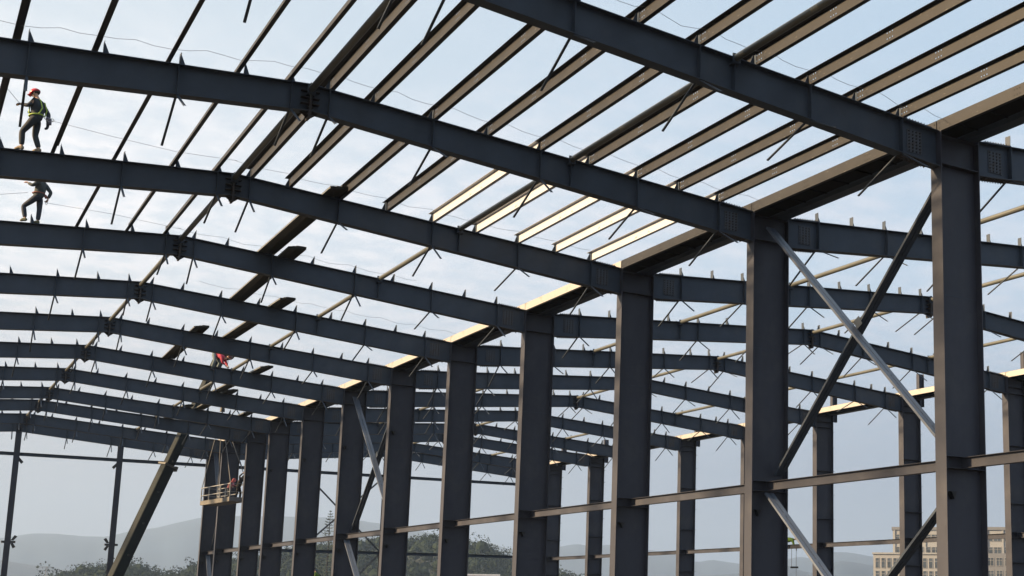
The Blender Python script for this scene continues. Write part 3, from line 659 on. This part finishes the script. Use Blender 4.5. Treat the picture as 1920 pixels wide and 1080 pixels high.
def person(loc, rz, J, cols, label, extras=(), s=1.0, helmet=None, hood=None, glove=None):
    """J: joints in a local frame (x, y, z) in metres: hip, chest, neck, head, L/R shoulder, elbow, wrist, hip joint, knee, ankle, toe; face = facing direction"""
    t = empty('person', loc, label, 'person', rz=rz)
    q = lambda n, r: (*J[n], r)
    mid = lambda a, b, k, r: (*lerp3(J[a], J[b], k), r)
    chains = [[q('hip', .105), mid('hip', 'chest', .5, .10), q('chest', .11), q('neck', .052), mid('neck', 'head', .45, .055), q('head', .088)]]
    face = Vector(J['face']).normalized(); hd = Vector(J['head']); upv = (hd-Vector(J['neck'])).normalized()
    crown = hd+upv*.075; chains.append([q('head', .088), (*crown, .075)]); chains.append([q('head', .088), (*(hd+face*.035-upv*.055), .058)])
    for S in 'LR':
        chains.append([q('chest', .11), q('sh'+S, .042), mid('sh'+S, 'el'+S, .5, .038), q('el'+S, .034), mid('el'+S, 'wr'+S, .4, .032), q('wr'+S, .024)])
        d = Vector(J['wr'+S])-Vector(J['el'+S]); palm, hc = hand_chains(J['wr'+S], d, J.get('hu'+S, (0, -1, .3)), curl=J.get('curl', .7))
        chains.append([q('wr'+S, .024), (*palm, .026)]); chains += hc
        chains.append([q('hip', .105), q('hj'+S, .072), mid('hj'+S, 'kn'+S, .5, .060), q('kn'+S, .045), mid('kn'+S, 'an'+S, .35, .045), q('an'+S, .036), q('to'+S, .03)])
    body = skinned('body', chains, SKIN, t)
    b = MB(); side = face.cross(upv).normalized()
    ellip(b, hd+face*.088-upv*.005, .018, .018, .026); 
    for S in (-1, 1): ellip(b, hd+side*S*.083, .018, .018, .03)
    b.obj('nose_and_ears', SKIN, body)
    b = MB()
    for S in (-1, 1): ellip(b, hd+face*.078+side*S*.032+upv*.022, .011, .011, .009)
    ellip(b, hd+face*.075-upv*.045, .020, .012, .006); b.obj('eyes_and_mouth', HAIR, body)
    b = MB(); rot = upv.to_track_quat('Z', 'Y').to_matrix(); ellip(b, hd+upv*.035-face*.02, .098, .098, .085, rot=rot, cut=-.03); b.obj('hair', HAIR, t)
    # clothes
    sh = [[(*lerp3(J['hip'], J['chest'], -.22), .150), (*lerp3(J['hip'], J['chest'], .2), .160), mid('hip', 'chest', .6, .160), q('chest', .175), (*lerp3(J['chest'], J['neck'], .75), .085)]]
    slv = J.get('sleeve', .9)
    for S in 'LR':
        sh.append([q('chest', .175), q('sh'+S, .090), mid('sh'+S, 'el'+S, .5, .066), q('el'+S, .058)]+([mid('el'+S, 'wr'+S, .45, .052), mid('el'+S, 'wr'+S, slv, .042)] if slv > .3 else []))
    skinned('shirt', sh, cols['shirt'], t)
    tr = [[(*lerp3(J['hip'], J['chest'], .22), .138), q('hip', .150)]]
    for S in 'LR': tr.append([q('hip', .150), q('hj'+S, .108), mid('hj'+S, 'kn'+S, .5, .092), q('kn'+S, .074), mid('kn'+S, 'an'+S, .4, .074), mid('kn'+S, 'an'+S, .93, .062)])
    skinned('trousers', tr, cols['trousers'], t)
    for S in 'LR':
        a, o_ = Vector(J['an'+S]), Vector(J['to'+S]); heel = a+(a-o_).normalized()*.05; heel.z = o_.z
        skinned('shoe', [[(*(a+Vector((0,0,.04))), .05), (*a, .052), (*heel, .042)], [(*a, .052), (*lerp3(a, o_, .55), .046), (*o_, .036)]], cols['shoes'], t)
        if glove:
            d = Vector(J['wr'+S])-Vector(J['el'+S]); palm, hc = hand_chains(J['wr'+S], d, J.get('hu'+S, (0, -1, .3)), s=1.12, curl=J.get('curl', .7))
            skinned('glove', [[mid('el'+S, 'wr'+S, .8, .046), (*J['wr'+S], .036), (*palm, .036)]]+hc, glove, t)
    if helmet:
        b = MB(); ellip(b, hd+upv*.045, .125, .135, .115, rot=(Matrix.Rotation(0, 3, 'X') @ rot), cut=-.01)
        br = hd+upv*.045+face*.13; b.bar(br-side*.07-upv*.01, br+side*.07-upv*.01, .09, .014, up=upv); ho = b.obj('helmet', helmet, t)
        b = MB(); b.tube([hd+side*.095+upv*.03, hd+side*.085-upv*.06+face*.02, hd-upv*.105+face*.04, hd-side*.085-upv*.06+face*.02, hd-side*.095+upv*.03], .007, 5); b.obj('chin_strap', HAIR, ho)
    if hood:
        b = MB(); ellip(b, hd+upv*.02-face*.012, .120, .120, .135, rot=rot); ellip(b, Vector(J['neck'])+upv*.01, .10, .10, .08, rot=rot); b.obj('hood', hood, t)
    return t
def J0(face=(-1, 0, 0)):
    return dict(face=face)
cl = lambda n, c, r=.85: mat(n, c, r, var=.22, scale=14)
BOOT = cl('tan boot leather', (.24,.19,.13)); JEAN = cl('slate work trousers', (.014,.020,.027)); NAVY = cl('navy work cloth', (.02,.026,.04))
def base_joints(hip, chest, neck, head, shw=.19, hw=.09, yaxis=1):
    J = dict(hip=hip, chest=chest, neck=neck, head=head)
    for S, s in (('L', -1), ('R', 1)):
        c = Vector(chest); n = Vector(neck); J['sh'+S] = tuple(c.lerp(n, .55)+Vector((0, s*shw, 0))); J['hj'+S] = (hip[0], hip[1]+s*hw, hip[2]-.06)
    return J
RZ = -YAW        # local x = towards the right of the view, local y = away from the camera
# worker 1 on the third frame, walking, red helmet
J = base_joints((.11, 0, .88), (.16, 0, 1.18), (.12, 0, 1.39), (.045, 0, 1.52)); J['face'] = (-1, 0, -.35)
J.update(elL=(.02, -.22, 1.14), wrL=(-.20, -.16, 1.20), elR=(.31, .20, 1.05), wrR=(.31, .20, .80), knL=(-.14, -.10, .50), anL=(-.12, -.09, .11), toL=(-.29, -.09, .035),
         knR=(.08, .10, .46), anR=(.22, .09, .10), toR=(.05, .09, .035), huL=(0, -.3, 1), huR=(1, 0, 0), curl=.9)
p1 = Vector((-17.36, FY[3], top(-17.36)))
w1 = person(p1, RZ, J, dict(shirt=cl('dark checked jacket', (.020,.027,.038)), trousers=JEAN, shoes=BOOT), 'worker in red helmet and yellow-green harness walking along the third rafter', helmet=mat('red helmet', (.42,.02,.03), .3, var=.05), glove=NAVY)
HV = mat('yellow green webbing', (.30,.42,.06), .6, var=.1)
b = MB()
for y in (-.135, .135): b.tube([(.0, y, .98), (-.01, y*.9, 1.18), (.08, y*.8, 1.36), (.24, y*.75, 1.33), (.31, y*.8, 1.12), (.25, y, .96)], .016, 6)
b.tube([(.11+.16*math.cos(a), .155*math.sin(a), .95+.02*math.cos(a)) for a in [i*math.pi/8 for i in range(17)]], .020, 6); b.tube([(-.02, -.12, 1.0), (-.06, 0, 1.04), (-.02, .12, 1.0)], .03, 6)
b.obj('harness', HV, w1)
b = MB(); b.tube([(.28, .05, .92), (.36, .0, .86), (.42, 0, .83)], .008, 5)
ring = [(.50+.085*math.cos(a), -.02, .83+.042*math.sin(a)) for a in [i*math.pi/8 for i in range(17)]]; b.tube(ring, .009, 6); b.obj('snap_hook', mat('hook steel', (.25,.25,.26), .35, metal=.8), w1)
b = MB(); b.tube([(.30,.16,.95),(.36,.17,.90),(.38,.17,.78)], [.05,.06,.045], 8); b.obj('tool_pouch', cl('grey pouch', (.09,.09,.12)), w1)
# worker 2 on the fourth frame
J = base_joints((.16, 0, .86), (.22, 0, 1.15), (.24, 0, 1.37), (.20, 0, 1.52)); J['face'] = (-1, 0, -.1)
J.update(elL=(.10, -.25, 1.12), wrL=(-.08, -.20, 1.22), elR=(.44, .17, 1.02), wrR=(.38, .14, .82), knL=(-.20, -.10, .52), anL=(-.11, -.10, .13), toL=(-.26, -.10, .06),
         knR=(.18, .10, .47), anR=(.17, .09, .10), toR=(-.01, .09, .035), huL=(0, -.3, 1), huR=(1, 0, 0), curl=.9)
p2 = Vector((-16.66, FY[4], top(-16.66)))
w2 = person(p2, RZ, J, dict(shirt=cl('grey green camouflage shirt', (.038,.048,.050)), trousers=NAVY, shoes=cl('olive canvas shoes', (.10,.10,.06))), 'worker in grey camouflage shirt and navy trousers stepping along the fourth rafter', helmet=mat('yellow helmet', (.6,.42,.06), .35))
b = MB(); b.tube([(.16+.165*math.cos(a), .16*math.sin(a), .95) for a in [i*math.pi/8 for i in range(17)]], .018, 6); b.tube([(.30,.10,.92),(.36,.1,.84)], .045, 8); b.obj('tool_belt', cl('red brown belt', (.20,.07,.05)), w2)
b = MB(); b.tube([(.37+.03*math.cos(a), .1, .70+.07*math.sin(a)) for a in [i*math.pi/8 for i in range(17)]], .007, 6); b.obj('snap_hook', MATS['hook steel'], w2)
# wires held by the two workers
b = MB(); b.tube([tuple(p1+Vector((.46*math.cos(YAW), -.46*math.sin(YAW), .84))), (-15.6, 13.9, top(-15.6)+.30), (-14.0, 14.55, top(-14)+.30), (-12.447, 14.72, ZR+.3)], .0048, 5); tag(b.obj('safety_wire', WIRE), 'thin wire running from the hook of the red-helmet worker up to the ridge', 'wire')
b = MB(); b.tube([tuple(p2+Vector((.40*math.cos(YAW), -.4*math.sin(YAW), .66))), (-14.6, 21.6, top(-14.6)+.30), (-12.4, 22.75, ZR+.3)], .0048, 5); tag(b.obj('safety_wire', WIRE), 'thin wire running from the camouflage-shirt worker to the ridge', 'wire')
b = MB(); b.tube([tuple(p1+Vector((-.22, .1, 1.18))), (-18.0, 14.6, 14.05), (-18.7, 14.3, 13.85), (-20.5, 14.0, 13.9)], .006, 5); tag(b.obj('cable', WIRE), 'thin loose cable in the gloved hand of the red-helmet worker', 'cable')
b = MB(); b.tube([tuple(p2+Vector((-.15, 0, .95))), (-17.6, 22.2, 13.35), (-19.2, 21.9, 13.1)], .006, 5); tag(b.obj('cable', WIRE), 'thin loose cable beside the camouflage-shirt worker', 'cable')
# worker 3 crouching on the seventh frame, red shirt
J = base_joints((-.26, 0, .70), (.10, 0, .48), (.25, 0, .40), (.44, -.02, .50)); J['face'] = (.6, -.2, -.8)
J['shL'] = (.17, -.19, .45); J['shR'] = (.17, .19, .45)
J.update(elL=(.22, -.24, .22), wrL=(.34, -.14, .08), elR=(.24, .22, .22), wrR=(.36, .12, .08), knL=(-.12, -.30, .25), anL=(-.26, -.26, -.12), toL=(-.12, -.27, -.18), knR=(-.10, .30, .26), anR=(-.24, .26, -.12), toR=(-.10, .27, -.18), huL=(0, 0, 1), huR=(0, 0, 1), curl=.9)
p3 = Vector((-6.62, FY[7], top(-6.62)+.02))
w3 = person(p3, RZ, J, dict(shirt=cl('crimson shirt', (.30,.022,.05)), trousers=cl('grey teal trousers', (.10,.13,.14)), shoes=NAVY), 'worker in crimson shirt straddling and bending over the seventh rafter', helmet=mat('maroon helmet', (.10,.03,.03), .4))
b = MB(); b.tube([(-.25, 0, .66), (-.33, .02, .64), (-.36, .02, .54)], [.05, .07, .05], 8); b.obj('tool_pouch', MATS['grey pouch'], w3)
# ------------------------------------------------------------------ crane: boom, hook and hanging work platform
YC = 68.0
BM = mat('grimy olive boom paint', (.017,.022,.025), .7, spec=.1, var=.18, scale=1.5); BMD = mat('boom side grime', (.10,.105,.11), .5, var=.3)
def boom():
    foot = Vector((-8.55, YC, GZ+.6)); tip = Vector((-2.05, YC, 17.2)); d = (tip-foot).normalized(); L = (tip-foot).length
    t = empty('crane_boom', foot, 'telescopic crane boom slanting up behind the frames, pale on its upper side', 'crane'); n = Vector((-d.z, 0, d.x))*math.cos(R(20))+Vector((0, -1, 0))*math.sin(R(20))
    def sec(name, a, c, w, m_):
        b = MB(); b.bar(d*a, d*c, w, w*1.05, up=n); o = b.obj(name, m_, t)
        bv = o.modifiers.new('bevel', 'BEVEL'); bv.width = .07; bv.segments = 2; return o
    Lc = (Vector((-4.5, YC, 9.8))-foot).length
    sec('lower_section', 0, Lc, .66, BM); sec('upper_section', Lc, L, .54, BM)
    b = MB(); b.bar(d*(Lc-.10), d*(Lc+.02), .88, .92, up=n); b.bar(d*(Lc-.05)-n*.45, d*(Lc-.05)-n*.62, .3, .3); b.obj('collar', mat('boom collar', (.05,.05,.05), .6), t)
    b = MB()
    for i in range(9): c = d*(1.5+i*2.1); b.tube([c+Vector((0,-.50,0))+n*-.12, c+Vector((0,-.44,0))+n*-.12], .07, 8)
    b.obj('bolt_bosses', BOLT, t)
    b = MB(); b.tube([d*L+Vector((.55,-.08,.1)), d*L+Vector((.55,.08,.1))], .32, 18); b.bar(d*(L-.2), d*L+Vector((.6,0,.1)), .2, .5, up=n); b.obj('sheave', BOLT, t)
boom()
NX, NY, NZ = -1.18, 66.2, 7.70       # near corner of the platform floor
HOOK = Vector((-1.55, 68.6, 13.6))
def platform():
    ang = R(6.6); t = empty('work_platform', (NX, NY, NZ), 'cream-railed hanging work platform with two workers beside the farthest columns', 'platform', rz=ang)
    L, Wd, Hh = 5.6, 1.05, 1.08; CRM = mat('cream rail paint', (.19,.20,.21), .5, var=.12, scale=6); GRD = mat('grey platform paint', (.16,.16,.17), .6)  # long sides toned as sunlit, end rails greyer as shaded
    b = MB(); b.box(0, Wd, 0, L, -.02, .03); b.obj('floor_plate', GRD, t)
    for x0, nm_ in ((-.03, 'toe_board'), (Wd, 'toe_board')): b = MB(); b.box(x0, x0+.03, 0, L, -.06, .22); b.obj(nm_, mat('sun-toned toe board', (.12,.115,.105), .7, var=.15) if x0 < 0 else GRD, t)  # sunward board tinted for the sun, the others left grey
    for y0 in (-.03, L): b = MB(); b.box(-.03, Wd+.03, y0, y0+.03, -.06, .22); b.obj('toe_board', GRD, t)
    for x in (0, Wd):
        for z in (Hh, Hh*.52): b = MB(); b.bar((x, 0, z), (x, L, z), .05, .05); b.obj('rail', CRM, t)
        for y in (0.02, L*.33, L*.72, L-.02): b = MB(); b.bar((x, y, 0), (x, y, Hh), .06, .06); b.obj('rail_post', CRM, t)
    for y in (0.0, L):
        for z in (Hh, Hh*.52): b = MB(); b.bar((0, y, z), (Wd, y, z), .045, .045); b.obj('rail', GRD, t)
    Mi = Matrix.Rotation(-ang, 3, 'Z'); hk = Mi @ (HOOK-Vector((NX, NY, NZ))); RP = mat('rope', (.16,.165,.17), .8)
    for x in (0, Wd):
        for y in (.02, L-.02): b = MB(); b.tube([(x, y, Hh+.02), tuple(Vector((x, y, Hh)).lerp(hk, .5)), tuple(hk)], .028, 6); b.obj('sling_rope', RP, t)
    return ang
ang = platform()
b = MB(); b.tube([tuple(HOOK), (-1.50, 68.3, 17.1)], .02, 6); b.tube([tuple(HOOK+Vector((0,0,.0))), tuple(HOOK+Vector((0,0,.45)))], [.16,.12], 10)
tag(b.obj('crane_hook', BOLT), 'crane hook block and cable above the hanging work platform', 'hook')
def plat_pt(x, y): return Vector((NX, NY, NZ+.03))+Matrix.Rotation(ang, 3, 'Z') @ Vector((x, y, 0))
J = base_joints((0, 0, .84), (.10, 0, 1.10), (.20, 0, 1.28), (.28, 0, 1.38)); J['face'] = (.9, 0, -.5)
J.update(elL=(.26, -.20, .98), wrL=(.46, -.12, 1.05), elR=(.26, .2, .98), wrR=(.46, .12, 1.05), knL=(.06, -.10, .48), anL=(-.02, -.10, .10), toL=(.14, -.1, .035), knR=(.0, .1, .48), anR=(-.08, .1, .10), toR=(.08, .1, .035), huL=(0, 0, 1), huR=(0, 0, 1))
w4 = person(plat_pt(.55, 1.9), RZ, J, dict(shirt=cl('maroon jacket', (.13,.04,.06)), trousers=JEAN, shoes=NAVY), 'welder in maroon hooded jacket leaning forward on the hanging platform', hood=cl('maroon hood', (.16,.03,.04)))
b = MB(); ellip(b, (0,0,0), .055, .055, .055); o = b.obj('welding_arc', mat('welding arc', (1,1,1), .5, emit=(1, .98, .95, 30)), None); o.location = plat_pt(.55, 1.9)+Vector((.62, -.42, 1.10)); tag(o, 'bright white welding arc in front of the maroon-jacketed welder', 'arc')
J = base_joints((0, 0, .90), (.10, 0, 1.22), (.18, 0, 1.42), (.30, 0, 1.50)); J['face'] = (1, 0, .2)
J.update(elL=(.10, -.20, 1.55), wrL=(.28, -.12, 1.76), elR=(.36, .2, 1.25), wrR=(.50, .12, 1.30), knL=(-.02, -.10, .48), anL=(-.12, -.10, .10), toL=(.04, -.1, .035), knR=(.12, .1, .50), anR=(.10, .1, .10), toR=(.26, .1, .035), huL=(0, 0, 1), huR=(0, 0, 1))
BLK = cl('black cloth', (.012,.012,.014)); person(plat_pt(.62, .35), RZ, J, dict(shirt=BLK, trousers=BLK, shoes=BLK), 'worker in black reaching up at the column end of the platform', hood=BLK)
# green clad workers
GRN = cl('bright green jacket', (.075,.14,.015))
J = base_joints((-.45, 0, .72), (-.12, 0, .74), (.12, 0, .76), (.30, 0, .82)); J['face'] = (.9, 0, -.4)
J['shL'] = (.02, -.2, .72); J['shR'] = (.02, .2, .72)
J.update(elL=(.08, -.22, .45), wrL=(.20, -.18, .25), elR=(.10, .2, .45), wrR=(.22, .18, .25), knL=(-.62, -.12, .35), anL=(-.72, -.10, .02), toL=(-.56, -.1, -.04), knR=(-.5, .12, .32), anR=(-.62, .1, .0), toR=(-.46, .1, -.06), huL=(0, 0, 1), huR=(0, 0, 1))
w6 = person((24.32, 40.48, 4.46), RZ, J, dict(shirt=GRN, trousers=BLK, shoes=BLK), 'worker in bright green jacket bent forward over the far wall girt, beside hanging cords', helmet=mat('straw helmet', (.5,.42,.2), .5))
b = MB()
for x, y, L, nm_ in ((23.9, 39.95, 1.1, 'a'), (24.15, 39.85, 1.1, 'b')): b.tube([(x, y, 4.75), (x, y, 4.75-L)], .012, 5)
b.bar((23.85, 39.98, 3.62), (24.25, 39.8, 3.62), .12, .10); b.tube([(24.15, 39.85, 3.6), (24.15, 39.85, GZ)], .010, 5); tag(b.obj('hanging_tackle', BOLT), 'small dark tackle hanging on two cords below the green-jacketed worker', 'tackle')
b = MB(); b.tube([(23.3, 41.6, 4.7), (23.25, 41.6, 2.9)], .010, 5); b.tube([(23.45, 41.5, 4.6), (23.3, 41.6, 2.9)], .010, 5); b.bar((23.1, 41.65, 2.85), (23.35, 41.55, 2.85), .12, .14); tag(b.obj('hanging_tackle', BOLT), 'dark tackle hanging on cords just behind the second valley column', 'tackle')
b = MB(); b.tube([(24.9, 42.5, 5.0), (24.9, 42.5, GZ)], .075, 10); tag(b.obj('downpipe', mat('pale pipe', (.35,.40,.5), .5)), 'pale blue vertical pipe rising behind the green-jacketed worker', 'pipe')
J = base_joints((0, 0, .88), (-.02, 0, 1.18), (-.10, 0, 1.38), (-.16, 0, 1.50)); J['face'] = (-1, 0, -.1)
J.update(elL=(.02, -.26, 1.12), wrL=(-.20, -.2, 1.05), elR=(.10, .24, 1.12), wrR=(-.12, .2, 1.02), knL=(-.02, -.10, .48), anL=(0, -.10, .10), toL=(-.16, -.1, .035), knR=(.05, .1, .48), anR=(.08, .1, .10), toR=(-.08, .1, .035), huL=(0, 0, 1), huR=(0, 0, 1))
person((2.05, 57.0, 1.78), RZ, J, dict(shirt=GRN, trousers=NAVY, shoes=BLK), 'worker in bright green shirt seen low between the seventh and eighth valley columns')
t = empty('scaffold_tower', (2.05, 57.0, GZ+.12), 'small scaffold tower carrying the low green-shirted worker', 'scaffold'); H = 1.78-(GZ+.12); SC_ = mat('scaffold tube', (.3,.3,.3), .4, metal=.5)
b = MB(); b.box(-.7, .7, -.7, .7, H-.05, H); b.obj('deck', mat('scaffold board', (.3,.22,.13), .8), t)
for x in (-.65, .65):
    for y in (-.65, .65): b = MB(); b.tube([(x, y, 0), (x, y, H)], .024, 8); b.obj('leg', SC_, t)
b = MB(); 
for y in (-.65, .65): b.tube([(-.65, y, .3), (.65, y, H-.4)], .02, 6)
b.obj('cross_tube', SC_, t)

# ------------------------------------------------------------------ air
HAZE = True
if HAZE:
    hm = bpy.data.materials.new('air haze'); hm.use_nodes = True; n_ = hm.node_tree.nodes; n_.clear()
    v = n_.new('ShaderNodeVolumePrincipled'); v.inputs['Color'].default_value = (.40, .56, .83, 1); v.inputs['Density'].default_value = .00017; v.inputs['Anisotropy'].default_value = .15
    ou = n_.new('ShaderNodeOutputMaterial'); hm.node_tree.links.new(v.outputs[0], ou.inputs['Volume'])
    b = MB(); b.box(-9000, 11000, -6000, 9000, GZ-1.5, 560); o = b.obj('haze', hm); tag(o, 'thin blue-grey haze filling the air towards the mountains', 'haze', kind='stuff')
